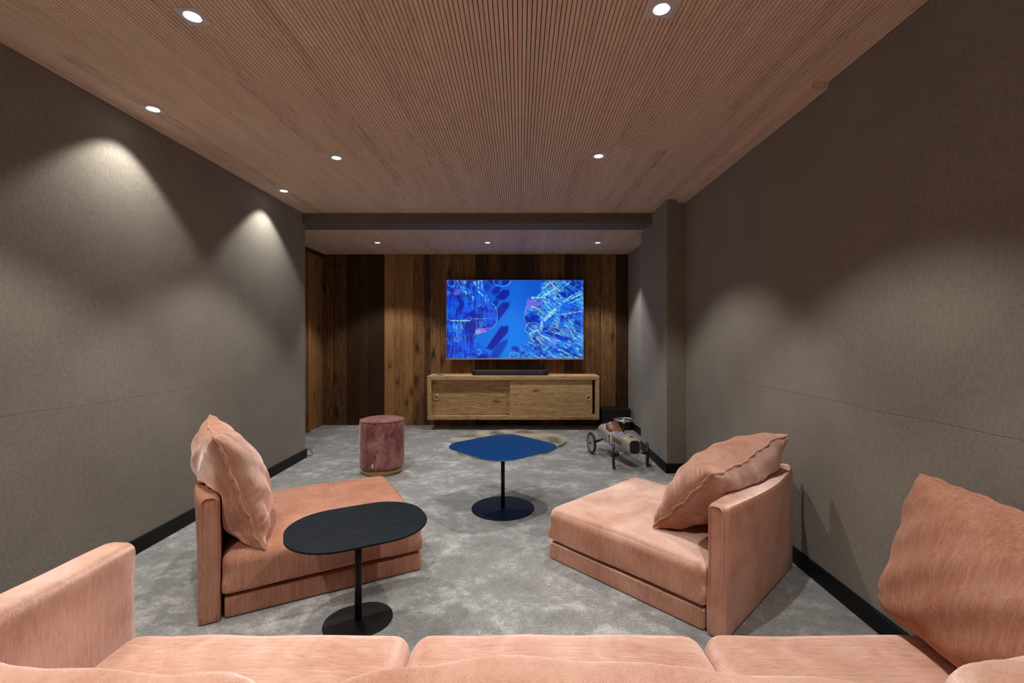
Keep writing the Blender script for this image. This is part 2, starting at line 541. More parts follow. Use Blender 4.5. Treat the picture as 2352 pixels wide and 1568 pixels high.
# ---------------------------------------------------------------- recessed downlights
def downlight(x, y, z, label, group, watts=LAMP_W, visible=True):
    t = thing('ceiling_downlight', label, 'ceiling light', (x, y, z), 0, group)
    h = .0455
    mb = MB()
    n = 32; ri = .030
    ring = [(ri * math.cos(2 * PI * k / n), ri * math.sin(2 * PI * k / n)) for k in range(n)]
    sq = []
    for k in range(n):
        c, s = math.cos(2 * PI * k / n), math.sin(2 * PI * k / n)
        m_ = max(abs(c), abs(s)); sq.append((h * c / m_, h * s / m_))
    vs = [(a, b, -.0035) for a, b in sq] + [(a, b, -.0035) for a, b in ring] + [(a * .93, b * .93, .004) for a, b in ring] + [(a, b, .001) for a, b in sq]
    fs = []
    for k in range(n):
        l = (k + 1) % n
        fs += [(k, l, n + l, n + k), (n + k, n + l, 2 * n + l, 2 * n + k), (3 * n + k, 3 * n + l, l, k)]
    mb.add(vs, fs)
    mb.build('frame', M['plate'], t)
    mb = MB(); mb.lathe([(0, -.002), (.018, -.0018), (.0278, .0005)], 32)
    lens = mb.build('lens', M['glow'], t)
    ld = bpy.data.lights.new('lamp', 'SPOT')
    ld.energy = watts; ld.color = LAMP_COL
    ld.spot_size = R(99); ld.spot_blend = .36
    ld.shadow_soft_size = .024
    lo = bpy.data.objects.new('lamp', ld); COL.objects.link(lo); lo.parent = t
    lo.location = (0, 0, -.012)
    return t
g1 = 'downlights in the slatted ceiling'
H = ZC
downlight(-1.223, 1.700, H, 'square recessed ceiling light nearest the camera on the left', g1)
downlight(.517, 1.661, H, 'square recessed ceiling light at the top edge right of centre', g1)
downlight(-1.930, 2.395, H, 'small recessed ceiling light near the left wall, closer one of the pair by that wall', g1, LAMP_W * .42)
downlight(-1.230, 3.051, H, 'recessed ceiling light left of centre, second in its row away from camera', g1)
downlight(.523, 3.021, H, 'recessed ceiling light right of centre, second in its row away from camera', g1)
downlight(-1.943, 3.747, H, 'recessed ceiling light near left wall just before the dark beam', g1, LAMP_W * .42)
g2 = 'downlights in the alcove ceiling'
for x, w in ((-1.673, 'left'), (-.379, 'middle'), (.916, 'right')):
    downlight(x, 5.347, ZA, w + ' of three small recessed lights in the alcove ceiling above the television wall', g2, LAMP_W * .8)
# the same rows run on behind the camera
g3 = 'downlights behind the camera'
for x, y, w in ((-1.223, .35, 'over the left seat of the sofa'), (.517, .32, 'over the right seat of the sofa'), (-1.93, 1.045, 'by the left wall level with the sofa'), (-1.223, -1.0, 'behind the camera on the left'), (.517, -1.0, 'behind the camera on the right')):
    downlight(x, y, H, 'recessed ceiling light ' + w, g3, LAMP_W * (.42 if x < -1.5 else 1))

# ---------------------------------------------------------------- lounge chairs
def back_panel(mb_parent, parent, length, height, thick, bulge_out, fab, seed=1, z0=.004, lean=0.0):
    """upholstered slab; local x = thickness (outside is +x), y = length"""
    def shape(p, u, w, t):
        k = (1 - w * w)
        hfrac = (t + 1) / 2
        if u > 0: p.x += bulge_out * u * k * hfrac ** .8
        else: p.x += bulge_out * .35 * (-u) * k * hfrac
        p.x += lean * hfrac
        p.z += .012 * k * max(t, 0)
        return p
    bm = soft_box(thick / 2, length / 2, height / 2, .030, n=24, wob=.003, seed=seed, shape=shape, rb=.012)
    bmesh.ops.translate(bm, verts=bm.verts[:], vec=Vector((0, 0, height / 2 + z0)))
    mb = MB().frombm(bm)
    o = mb.build('backrest', M[fab], parent)
    # one welt up, over and down each end face
    for s in (-1, 1):
        hx, rc = thick / 2 - .013, .018
        y = s * (length / 2 - .0022)
        top = z0 + height - .007
        pts = [(hx, y + s * -.0005 * math.sin(k * 1.7), z0 + .012 + (top - rc - z0 - .012) * k / 16) for k in range(17)]
        pts += [(hx - rc + rc * math.cos(R(a)), y, top - rc + rc * math.sin(R(a))) for a in range(15, 91, 15)]
        pts += [(-hx + rc - rc * math.cos(R(a)), y, top - rc + rc * math.sin(R(a))) for a in range(90, -1, -15)]
        pts += [(-hx, y, top - rc - (top - rc - z0 - .012) * k / 16) for k in range(1, 17)]
        MB().tube(pts, .0042, 8).build('piping', M[fab], o)
    return o

def lounge_chair(label, cx, cy, rz, seed):
    t = thing('lounge_chair', label, 'chair', (cx, cy, 0), rz, 'armless salmon lounge chairs')
    D, W = .943, .854
    # base plinth
    mb = MB(); mb.frombm(soft_box((D - .09) / 2, W / 2 - .008, .044, .012, n=8))
    o = mb.build('base', M['fab_z'], t); o.location = (-.045, 0, .046)
    # seat cushion
    bm = soft_box((D - .075) / 2, W / 2, .084, .05, crown=.024, n=36, wob=.006, seed=seed, bulge=.006, rb=.018)
    o = MB().frombm(bm).build('seat_cushion', M['fab_z'], t); o.location = (-.042, 0, .190)
    pm = MB()
    hx, hy = (D - .075) / 2, W / 2
    loop = []
    rc = .02
    for (sx, sy, a0) in ((1, 1, 0), (-1, 1, 90), (-1, -1, 180), (1, -1, 270)):
        for k in range(7):
            a = R(a0 + 15 * k)
            loop.append((sx * (hx - rc - .004) + rc * math.cos(a), sy * (hy - rc - .004) + rc * math.sin(a), -.076))
    pm.tube(loop, .0022, 6, closed=True)
    pm.build('piping', M['fab_z'], o)
    b = back_panel(None, t, W + .004, .527, .078, .055, 'fab_z', seed)
    b.location = (D / 2 - .039, 0, 0)
    return t

def chair_frame(P, e2, e1):
    """functions from chair coordinates (depth s, width w, z) to the room"""
    return lambda s, w, z: Vector((P[0] + e2[0] * s + e1[0] * w, P[1] + e2[1] * s + e1[1] * w, z))
PR, eR2, eR1 = (.1503, 2.454), (.691, -.723), (.723, .691)
PLc, eL2, eL1 = (-.4987, 2.3265), (-.876, -.482), (-.482, .876)
fR = chair_frame(PR, eR2, eR1); fL = chair_frame(PLc, eL2, eL1)
c = fR(.4715, .427, 0)
lounge_chair('salmon armless lounge chair on the right, its back towards the camera and right wall', c.x, c.y, math.atan2(eR2[1], eR2[0]), 3)
c = fL(.4715, .427, 0)
lounge_chair('salmon armless lounge chair on the left, facing the room behind the black oval table', c.x, c.y, math.atan2(eL2[1], eL2[0]), 8)

# ---------------------------------------------------------------- cushions
def cushion(name, label, A, B, C, T, fab, seed, n=64, pinch=.05, wr=.008, pipe=.0055, group=None, cat='cushion', power=.42, sag=0.0, rcorner=0.0):
    """A, B, C: three corners (lower near, upper near, upper far)"""
    A, B, C = Vector(A), Vector(B), Vector(C)
    V = B - A; U = C - B
    ctr = (A + C) / 2
    Un = U.normalized(); Vn = (V - Un * V.dot(Un)).normalized(); N = Un.cross(Vn)
    W, Hh = U.length, V.length
    rot = Matrix((Un, Vn, N)).transposed()
    o = thing(name, label, cat, ctr, 0, group)
    o.rotation_euler = rot.to_euler()
    rnd = random.Random(seed)
    ph = [rnd.uniform(0, 6.28) for _ in range(8)]
    def edge_pt(u, v):
        x = W / 2 * u * (1 - pinch * (1 - v * v)); y = Hh / 2 * v * (1 - pinch * (1 - u * u))
        return x, y
    def seam_z(u, v):
        return .012 * math.sin(3.1 * u + ph[0]) * math.cos(2.3 * v + ph[1]) + .004 * math.sin(11 * (u + v) + ph[2])
    vs = []
    idx = {}
    def g(i): return -math.cos(PI * i / n)
    for side in (1, -1):
        for i in range(n + 1):
            for j in range(n + 1):
                u, v = g(i), g(j)
                if side == -1 and (i in (0, n) or j in (0, n)):
                    idx[(side, i, j)] = idx[(1, i, j)]; continue
                x, y = edge_pt(u, v)
                k = max(0, (1 - u * u)) ** power * max(0, (1 - v * v)) ** power
                # corner fade keeps the corners thin and pointed
                h = T / 2 * k
                du = 1 - abs(u); dv = 1 - abs(v)
                wv = 0
                # gathers running in from each seam
                nz = noise.noise(Vector((u * 1.5, v * 4, seed))); nz2 = noise.noise(Vector((u * 4, v * 1.5, seed + 4)))
                wv += math.exp(-du / .16) * (1 - math.exp(-du / .02)) * (math.sin(24 * v + ph[3] + 5 * nz) + .6 * math.sin(43 * v + ph[4])) * (.45 + nz2)
                wv += math.exp(-dv / .16) * (1 - math.exp(-dv / .02)) * (math.sin(22 * u + ph[5] + 5 * nz2) + .6 * math.sin(41 * u + ph[6])) * (.45 + nz)
                ns = noise.noise(Vector((u * 1.6, v * 1.6, seed * 2.3 + side))) * wr * .9
                zz = side * (h + wr * wv * .62 + ns * k) + seam_z(u, v)
                cr = 1 - rcorner * (abs(u) * abs(v)) ** 6
                x *= cr; y *= cr
                y2 = y - sag * k * (1 - v) * .5
                vs.append((x, y2, zz)); idx[(side, i, j)] = len(vs) - 1
    fs = []
    for side in (1, -1):
        for i in range(n):
            for j in range(n):
                q = [idx[(side, i, j)], idx[(side, i + 1, j)], idx[(side, i + 1, j + 1)], idx[(side, i, j + 1)]]
                fs.append(tuple(q if side == 1 else q[::-1]))
    mb = MB().add(vs, fs, smooth=True)
    mb.build('cover', M[fab], o, recalc=False)
    # welt around the seam
    loop = []
    m_ = 46
    for (u0, v0, u1, v1) in ((-1, -1, 1, -1), (1, -1, 1, 1), (1, 1, -1, 1), (-1, 1, -1, -1)):
        for k in range(m_):
            t_ = k / m_
            u, v = u0 + (u1 - u0) * t_, v0 + (v1 - v0) * t_
            x, y = edge_pt(u, v)
            w = .0022 * math.sin(k * 1.3 + ph[7]) + .0016 * math.sin(k * .61)
            f = 1 - rcorner * (abs(u) * abs(v)) ** 6
            loop.append(((x + w) * f, (y + w) * f, seam_z(u, v) + .6 * w))
    mb = MB().tube(loop, pipe, 8, closed=True)
    mb.build('piping', M[fab], o)
    return o

gp = 'loose salmon scatter and back cushions'
cushion('cushion', 'plump salmon cushion standing upright against the back of the left lounge chair',
        fL(.70, .0, .262), fL(.895, .0, .778), fL(.968, .60, .780), .26, 'fab_c', 5, group=gp, wr=.009)
cushion('cushion', 'plump salmon cushion leaning low against the back of the right lounge chair',
        fR(.548, .11, .297), fR(.87, .09, .632), fR(.96, .74, .71), .30, 'fab_c', 11, group=gp, wr=.010)

# ---------------------------------------------------------------- foreground sofa
sofa = thing('sofa', 'long low salmon sectional sofa across the foreground, seen from behind its back', 'sofa', (0, .95, 0))
OY = .95
def sofa_part(bm, name, fab, loc):
    o = MB().frombm(bm).build(name, M[fab], sofa)
    o.location = (loc[0], loc[1] - OY, loc[2])
    return o
sofa_part(soft_box(1.325, .44, .046, .012, n=8), 'base', 'fab_x', (.055, .985, .050))
seatx = [(-1.215, -.337), (-.331, .560), (.566, 1.325)]
for i, (a, b) in enumerate(seatx):
    bm = soft_box((b - a) / 2, .435, .088, .055, crown=.016, n=30, wob=.005, seed=20 + i, bulge=.004, rb=.02)
    o = sofa_part(bm, 'seat_cushion', 'fab_x', ((a + b) / 2, 1.003, .190))
# side panels and back panel
def side_panel(cx, seed):
    def shape(p, u, w, t):
        p.x += .006 * u * (1 - w * w)
        p.z += .010 * (1 - w * w) * max(t, 0)
        return p
    bm = soft_box(.052, .52, .270, .034, n=24, wob=.004, seed=seed, shape=shape, rb=.012)
    sofa_part(bm, 'side_panel', 'fab_z', (cx, .945, .275))
side_panel(-1.272, 31)
side_panel(1.385, 33)
bm = soft_box(1.27, .045, .262, .034, n=24, wob=.004, seed=37)
sofa_part(bm, 'backrest', 'fab_z', (.055, .475, .267))
# loose cushions on the sofa
kw = dict(group=gp, wr=.004, pinch=.015, power=.27, rcorner=.05)
cushion('cushion', 'large salmon back cushion on the sofa in the bottom left corner of the photo',
        (-.415, .80, .295), (-.415, .70, .634), (-1.20, .70, .638), .24, 'fab_b', 41, **kw)
cushion('cushion', 'large salmon back cushion on the middle of the sofa at the bottom edge',
        (.60, .80, .295), (.60, .70, .638), (-.33, .70, .638), .24, 'fab_b', 43, **kw)
cushion('cushion', 'salmon back cushion in the bottom right corner, only its rounded top showing',
        (1.20, .80, .295), (1.20, .70, .660), (.72, .70, .652), .24, 'fab_b', 47, **kw)
kw = dict(group=gp, wr=.004, pinch=.015, power=.30, rcorner=.02)
cushion('cushion', 'big salmon cushion with piped top leaning against the right end of the sofa',
        (1.19, .86, .293), (1.315, .84, .725), (1.325, 1.49, .742), .23, 'fab_d', 51, pipe=.009, **kw)

# ---------------------------------------------------------------- tables
def rounded_rect(hx, hy, r, n=16, rot=0, k=0):
    pts = []
    for (sx, sy, a0) in ((1, 1, 0), (-1, 1, 90), (-1, -1, 180), (1, -1, 270)):
        for i in range(n + 1):
            a = R(a0 + 90 * i / n)
            x, y = sx * (hx - r) + r * math.cos(a), sy * (hy - r) + r * math.sin(a)
            # sides swell a little
            pts.append((x * math.cos(rot) - y * math.sin(rot), x * math.sin(rot) + y * math.cos(rot)))
    return pts
def resample(pts, step=.01):
    out = []
    for i in range(len(pts)):
        a, b = pts[i], pts[(i + 1) % len(pts)]
        L = math.hypot(b[0] - a[0], b[1] - a[1]); m_ = max(1, int(L / step))
        for k in range(m_): out.append((a[0] + (b[0] - a[0]) * k / m_, a[1] + (b[1] - a[1]) * k / m_))
    return out

t = thing('coffee_table', 'dark cobalt blue rounded square pedestal table in the middle of the carpet', 'table', (-.118, 3.167, 0))
top = MB().prism(rounded_rect(.312, .312, .165, rot=R(43)), .428, .435, bev=.0015).build('tabletop', M['blue'], t)
pm = MB(); ol = rounded_rect(.3125, .3125, .165, rot=R(43)); pm.tube([(x, y, .4305) for x, y in ol], .0022, 6, closed=True); pm.build('rim', M['blue_edge'], top)
MB().tube([(0, 0, .005), (0, 0, .429)], .0135, 24).build('post', M['blackmetal'], t)
mb = MB(); mb.lathe([(0, 0.001), (.2175, 0.001), (.2175, .007), (.215, .009), (0, .009)], 72, smooth=False); mb.build('base', M['blue_base'], t)

t = thing('side_table', 'black oval pedestal side table in front of the left lounge chair', 'table', (-.679, 1.913, 0), R(28))
MB().prism(rounded_rect(.280, .222, .198), .402, .411, bev=.0015).build('tabletop', M['blacktop'], t)
MB().tube([(0, 0, .005), (0, 0, .403)], .0145, 24).build('post', M['blackmetal'], t)
MB().prism(rounded_rect(.140, .118, .115), .001, .008, bev=.001).build('base', M['blackmetal'], t)

# ---------------------------------------------------------------- velvet stool
t = thing('stool', 'round mauve velvet stool with a brass foot ring near the left wall end', 'stool', (-1.222, 4.04, 0))
r = .193
prof = [(.176, .052), (.188, .055), (r, .068)]
for k in range(12): prof.append((r + .0015 * math.sin(k * 1.4), .09 + .03 * k))
prof += [(r - .003, .448), (r - .012, .462), (r - .03, .470), (r * .6, .476), (0.001, .478)]
mb = MB(); mb.lathe(prof, 72); o = mb.build('upholstery', M['velvet'], t)
pm = MB(); pm.tube([((r - .005) * math.cos(2 * PI * k / 64), (r - .005) * math.sin(2 * PI * k / 64), .459) for k in range(64)], .0035, 6, closed=True); pm.build('piping', M['velvet'], o)
mb = MB(); mb.lathe([(.165, 0.001), (.177, 0.001), (.177, .058), (.15, .058)], 72); mb.build('foot_ring', M['brass'], t)
a = R(-97)
o = MB().box(-.006, .006, -.002, .002, -.016, .016).build('fabric_tag', M['white'], t)
o.location = ((r + .003) * math.cos(a), (r + .003) * math.sin(a), .098); o.rotation_euler = (0, R(4), a + PI / 2)
o['label'] = 'tiny white fabric label'

# ---------------------------------------------------------------- wall cabinet
CX0, CX1, CY0, CY1, CZ0, CZ1 = -1.178, 1.012, 5.782, YB - .008, .133, .691
ft = .052
t = thing('wall_cabinet', 'floating rustic pine cabinet with two sliding doors below the television', 'cabinet', ((CX0 + CX1) / 2, (CY0 + CY1) / 2, 0))
ox, oy = t.location.x, t.location.y
def cb(*a, **k):
    return (a[0] - ox, a[1] - ox, a[2] - oy, a[3] - oy, a[4], a[5])
mb = MB()
mb.bbox(*cb(CX0, CX1, CY0, CY1, CZ1 - ft, CZ1), r=.004, seg=1, tone=.62)
mb.bbox(*cb(CX0, CX1, CY0, CY1, CZ0, CZ0 + ft), r=.004, seg=1, tone=.5)
mb.box(*cb(CX0 + ft, CX1 - ft, CY1 - .02, CY1 - .002, CZ0 + ft, CZ1 - ft), tone=.05)
mb.build('top_and_bottom', M['cab'], t).name = 'body'
vm = M['cab_v'] = make_wood('rustic_pine_upright', (.42, .25, .11), (.86, .62, .35), (9, 9, .8), knots=False, tone=True, rough=.55, tone_amt=.5)
for (a, b) in ((CX0 + .001, CX0 + ft), (CX1 - ft, CX1 - .001)):
    MB().bbox(*cb(a, b, CY0 + .001, CY1, CZ0 + ft - .001, CZ1 - ft + .001), r=.002, seg=1, tone=.6).build('side_board', vm, t)
# sliding doors of several boards
def door(x0, x1, y, tones):
    mb = MB(); z = CZ0 + ft + .004; hgt = (CZ1 - CZ0 - 2 * ft - .008)
    fr = [.26, .36, .38] if len(tones) == 3 else [1]
    for f, tt in zip(fr, tones):
        h = hgt * f
        mb.bbox(*cb(x0, x1, y, y + .022, z, z + h - .0008), r=.0012, seg=1, tone=tt); z += h
    return mb.build('sliding_door', M['cab'], t)
xm = (1171 - 1194) * 5.80 / 1045
d1 = door(CX0 + ft + .003, xm + .06, CY0 + .046, [.46, .40, .34])
d2 = door(xm, .925, CY0 + .018, [.6, .52, .66])
for d, hx, yy in ((d1, (1002.6 - 1194) * 5.82 / 1045, CY0 + .046), (d2, (1352 - 1194) * 5.80 / 1045, CY0 + .018)):
    mb = MB(); hz = 1.2 - (913 - 771) * 5.81 / 1045
    mb.lathe([(.022, -.001), (.0225, .004), (.029, .0065), (.034, .004), (.035, -.001)], 36, axis=(0, -1, 0), origin=(hx - ox, yy - oy, hz))
    h = mb.build('finger_pull', M['creamtrim'], d); h['label'] = 'round ivory finger pull'
    mb = MB(); mb.lathe([(0, .001), (.0225, .001)], 36, axis=(0, -1, 0), origin=(hx - ox, yy - oy, hz)); mb.add([], [])
    for v_i in range(len(mb.v)): pass
    mb.build('inset', M['greyinset'], h)
    h.name = 'finger_pull'

# soundbar
t = thing('soundbar', 'long black soundbar lying on the pine cabinet', 'speaker', ((-.618 + .371) / 2, 5.90, CZ1 + .001))
L = .989
mb = MB().bbox(-L / 2, L / 2, -.05, .05, .004, .068, r=.014, seg=4); mb.build('body', M['blackbox'], t)
mb = MB().bbox(-L / 2 + .05, L / 2 - .05, -.053, -.049, .010, .058, r=.0015, seg=1); mb.build('grille', M['grille'], t)
mb = MB().bbox(L / 2 - .115, L / 2 - .095, -.0548, -.052, .045, .050, r=.0008, seg=1); o = mb.build('indicator', M['silver'], t)
for s in (-1, 1):
    MB().box(s * .4 - .03, s * .4 + .03, -.04, .04, 0, .006).build('foot', M['rubber'], t)

# papers on the cabinet
mb = MB()
mb.add([(-.09, -.07, 0), (.07, -.08, 0), (.085, .05, .0), (-.08, .06, 0), (-.09, -.07, .004), (.07, -.08, .004), (.085, .05, .004), (-.08, .06, .004)],
       [(0, 3, 2, 1), (4, 5, 6, 7), (0, 1, 5, 4), (1, 2, 6, 5), (2, 3, 7, 6), (3, 0, 4, 7)])
vs, fs = [], []
for i in range(9):
    f = i / 8
    for s in (0, 1): vs.append((-.02 + .10 * f, -.06 + .12 * s - .01 * f, .0055 + .035 * f ** 2.2))
for i in range(8): fs.append((2 * i, 2 * i + 2, 2 * i + 3, 2 * i + 1))
vs2 = [(x, y, z - .0012) for x, y, z in vs]; n0 = len(vs)
mb.add(vs + vs2, fs + [tuple(n0 + q for q in f)[::-1] for f in fs] + [(0, 1, n0 + 1, n0), (n0 - 2, 2 * n0 - 2, 2 * n0 - 1, n0 - 1)] + [(2 * i, n0 + 2 * i, n0 + 2 * i + 2, 2 * i + 2) for i in range(8)] + [(2 * i + 1, 2 * i + 3, n0 + 2 * i + 3, n0 + 2 * i + 1) for i in range(8)])
o = mb.build('leaflet', M['paper']); o.location = (-1.075, 5.90, CZ1 + .001)
tag(o, 'grey folded leaflet with a curled corner on the left end of the pine cabinet', 'paper')

# ---------------------------------------------------------------- television
TX0, TX1, TZ0, TZ1, TY = -.975, .845, .898, 1.940, 6.03
t = thing('television', 'large flat television on the plank wall showing a bright blue abstract picture', 'television', ((TX0 + TX1) / 2, TY, TZ0))
w2 = (TX1 - TX0) / 2; hh = TZ1 - TZ0
MB().bbox(-w2, w2, .0, .028, 0, hh, r=.003, seg=2).build('housing', M['gloss_black'], t)
MB().box(-.25, .25, .026, YB - TY - .008, .3, .75).build('wall_bracket', M['blackmetal'], t)
MB().bbox(-w2 - .006, w2 + .002, -.006, .02, -.014, .006, r=.003, seg=2).build('bottom_trim', M['silver'], t)['label'] = 'silver trim strip'
mb = MB()
for (a, b, c_, d) in ((-w2, -w2 + .004, 0, hh), (w2 - .004, w2, 0, hh), (-w2, w2, hh - .004, hh)):
    mb.box(a, b, -.003, .002, c_, d)
mb.build('bezel', M['silver'], t)

def paint_screen(nx, ny):
    """abstract blue picture as an (ny, nx, 3) array, row 0 at the bottom"""
    X = np.linspace(168, 2222, nx)[None, :].repeat(ny, 0)
    Y = np.linspace(1310, 150, ny)[:, None].repeat(nx, 1)
    rng = np.random.RandomState(5)
    def vnoise(x, y, seed):
        r_ = np.random.RandomState(seed); g_ = r_.rand(128, 128)
        xi = np.floor(x).astype(int); yi = np.floor(y).astype(int)
        fx = x - xi; fy = y - yi
        fx = fx * fx * (3 - 2 * fx); fy = fy * fy * (3 - 2 * fy)
        a = g_[yi % 128, xi % 128]; b = g_[yi % 128, (xi + 1) % 128]; c_ = g_[(yi + 1) % 128, xi % 128]; d = g_[(yi + 1) % 128, (xi + 1) % 128]
        return (a * (1 - fx) + b * fx) * (1 - fy) + (c_ * (1 - fx) + d * fx) * fy
    def fbm(x, y, seed, o=4):
        s = 0; a = .5; t_ = 0
        for k in range(o):
            s = s + a * vnoise(x, y, seed + k); t_ += a; x = x * 2.03 + 3.1; y = y * 2.03 + 1.7; a *= .55
        return s / t_
    def sstep(a, b, x):
        q = np.clip((x - a) / (b - a), 0, 1); return q * q * (3 - 2 * q)
    def caps(x0, y0, x1, y1, r_, soft):
        dx, dy = x1 - x0, y1 - y0
        q = np.clip(((X - x0) * dx + (Y - y0) * dy) / (dx * dx + dy * dy), 0, 1)
        d = np.hypot(X - x0 - q * dx, Y - y0 - q * dy)
        return 1 - sstep(r_ - soft, r_ + soft, d)
    def ell(cx, cy, rx, ry): return np.sqrt(((X - cx) / rx) ** 2 + ((Y - cy) / ry) ** 2)
    def mix(c, m_, colr): return c * (1 - m_[..., None]) + np.array(colr)[None, None, :] * m_[..., None]
    g_ = sstep(200, 1000, Y) * .6 + .4 * np.exp(-((X - 1150) / 260) ** 2)
    C = np.zeros((ny, nx, 3))
    C[..., 0] = .0; C[..., 1] = .32 + .16 * g_; C[..., 2] = .80 + .12 * g_
    def poly(pts, soft):
        cx_ = sum(p[0] for p in pts) / len(pts); cy_ = sum(p[1] for p in pts) / len(pts)
        d = np.full(X.shape, -1e9)
        for (x0, y0), (x1, y1) in zip(pts, pts[1:] + pts[:1]):
            nx_, ny_ = y1 - y0, x0 - x1
            L_ = math.hypot(nx_, ny_); nx_, ny_ = nx_ / L_, ny_ / L_
            if (cx_ - x0) * nx_ + (cy_ - y0) * ny_ > 0: nx_, ny_ = -nx_, -ny_
            d = np.maximum(d, (X - x0) * nx_ + (Y - y0) * ny_)
        return 1 - sstep(-soft, soft, d)
    for pts, so, o_ in (([(840, 320), (915, 235), (985, 240), (965, 330), (880, 370)], 14, .8), ([(900, 400), (1020, 290), (1115, 300), (1105, 380), (1030, 445), (930, 430)], 12, .95),
                        ([(900, 610), (1010, 480), (1105, 480), (1110, 540), (935, 760)], 18, .95), ([(850, 520), (900, 440), (960, 440), (930, 520), (880, 570)], 16, .8), ([(760, 1165), (985, 835), (1100, 825), (1090, 920), (855, 1190)], 14, .95),
                        ([(800, 1310), (930, 1100), (1080, 1020), (1085, 1080), (950, 1310)], 20, .6), ([(780, 150), (960, 150), (915, 225), (830, 200)], 8, .8), ([(1000, 150), (1130, 150), (1090, 205), (1010, 235)], 8, .9), ([(700, 260), (780, 180), (840, 260), (760, 330)], 20, .5)):
        C = mix(C, poly(pts, so) * o_, (.0, .10, .60))
    for y0, x0, r_ in ((230, 1000, 90),):
        C = mix(C, caps(880, 235, 1020, 240, 4, 4), (.1, .5, .95))
    bl = np.interp(Y, [150, 250, 400, 560, 700, 800, 880, 950, 1050, 1130, 1250, 1310], [720, 720, 790, 860, 930, 905, 840, 610, 600, 720, 815, 800])
    br = np.interp(Y, [150, 260, 300, 390, 440, 520, 700, 860, 950, 1020, 1080, 1140, 1230, 1310], [1610, 1570, 1600, 1520, 1400, 1365, 1335, 1345, 1400, 1400, 1390, 1150, 1100, 1090])
    mL = sstep(6, -6, X - bl); mR = sstep(-6, 6, X - br)
    wx = fbm(X / 150, Y / 150, 11) * 3; wy = fbm(X / 150, Y / 150, 33) * 3
    F = fbm(X / 130 + wx, Y / 90 + wy, 55, 5)
    Fs = fbm(X / 16, Y / 170, 77, 3)          # vertical smears, left
    ang = (X * .85 + Y * .53) / 210; an2 = (-X * .53 + Y * .85) / 26
    Fd = fbm(ang, an2, 99, 3)                  # slanting beams, right
    base = mix(np.zeros_like(C) + np.array([.0, .20, .78]), sstep(.45, .62, F), (.02, .34, .88))
    base = mix(base, sstep(.48, .36, F), (.0, .08, .55))
    smear = mix(base, sstep(.55, .75, Fs) * .7, (.05, .42, .95)); smear = mix(smear, sstep(.42, .28, Fs) * .7, (.0, .07, .52))
    C = C * (1 - mL[..., None]) + smear * mL[..., None]
    rb = mix(base, sstep(.52, .60, Fd) * .55, (.12, .52, .92)); rb = mix(rb, sstep(.45, .36, Fd) * .6, (.0, .10, .62))
    C = C * (1 - mR[..., None]) + rb * mR[..., None]
    # quiet patches, then contour lines and glints
    quiet = np.clip(caps(300, 640, 760, 680, 60, 30) + caps(1560, 760, 1420, 700, 70, 20) + caps(1950, 520, 2050, 480, 50, 20) + caps(1720, 740, 1640, 850, 50, 15) + caps(1600, 930, 1950, 1030, 34, 12) + caps(1900, 560, 1900, 800, 30, 10), 0, 1)
    live = (np.clip(mL * (.50 + .5 * sstep(600, 300, Y) + .3 * sstep(760, 900, Y) * sstep(980, 800, Y)) + mR, 0, 1)) * (1 - quiet)
    bx = np.floor(X / 23) * 23; by = np.floor(Y / 31) * 31
    G = fbm(X / 95 + wx * .9 + .5 * vnoise(bx / 23, by / 31, 9), Y / 70 + wy * .9, 140, 2)
    gy, gx = np.gradient(G)
    gm = np.hypot(gx, gy) + 1e-4
    line = np.exp(-(((((G * 7) % 1) - .5) / 7 / gm) / .75) ** 2)
    dens = sstep(.44, .60, fbm(X / 170, Y / 170, 201, 3) + .18 * mR * np.exp(-((X - 1640) / 260) ** 2) - .05 * mL)
    C = mix(C, np.clip(line * live * (.35 + .65 * dens), 0, 1) * .8, (.36, .74, .93))
    sl = np.where(mR > .5, X * .86 + Y * .5, Y); sn = np.where(mR > .5, -X * .5 + Y * .86, X)
    spark = sstep(.56, .66, fbm(sl / 46, sn / 11, 260, 2)) * live * sstep(.3, .9, dens)
    C = mix(C, spark * .8, (.62, .85, .92))
    C = mix(C, sstep(.60, .70, fbm(X / 34, Y / 28, 300, 2)) * mR * (1 - quiet) * .6, (.12, .62, .85))
    # slanting white beams upper right
    for (x0, y0, x1, y1, r_) in ((1620, 270, 1740, 160, 8), (1650, 260, 1790, 150, 6), (1600, 390, 1760, 300, 12), (1640, 380, 1830, 260, 10), (1700, 380, 1860, 290, 7), (1860, 300, 2040, 170, 7),
                              (1930, 470, 2200, 350, 14), (1940, 440, 2190, 310, 8), (2000, 500, 2200, 410, 6), (1890, 660, 2200, 610, 9), (1450, 410, 1640, 405, 16), (1640, 740, 1800, 590, 26), (1590, 700, 1600, 830, 14),
                              (1430, 940, 1540, 900, 14), (1560, 950, 1800, 1100, 8), (1700, 1210, 1790, 1300, 6), (1840, 1180, 2010, 1240, 8), (230, 750, 520, 752, 8), (520, 725, 840, 720, 4), (640, 310, 710, 380, 10)):
        br_ = caps(x0, y0, x1, y1, r_, 4) * (.35 + .65 * sstep(.42, .6, fbm(X / 14, Y / 14, 300, 2)))
        C = mix(C, np.clip(br_, 0, 1), (.62, .88, .92))
    for (cx_, cy_, rx, ry) in ((2196, 700, 9, 560), (1822, 300, 8, 160), (1812, 580, 7, 150)):
        C = mix(C, (ell(cx_, cy_, rx, ry) < 1) * .7, (.25, .6, .92))
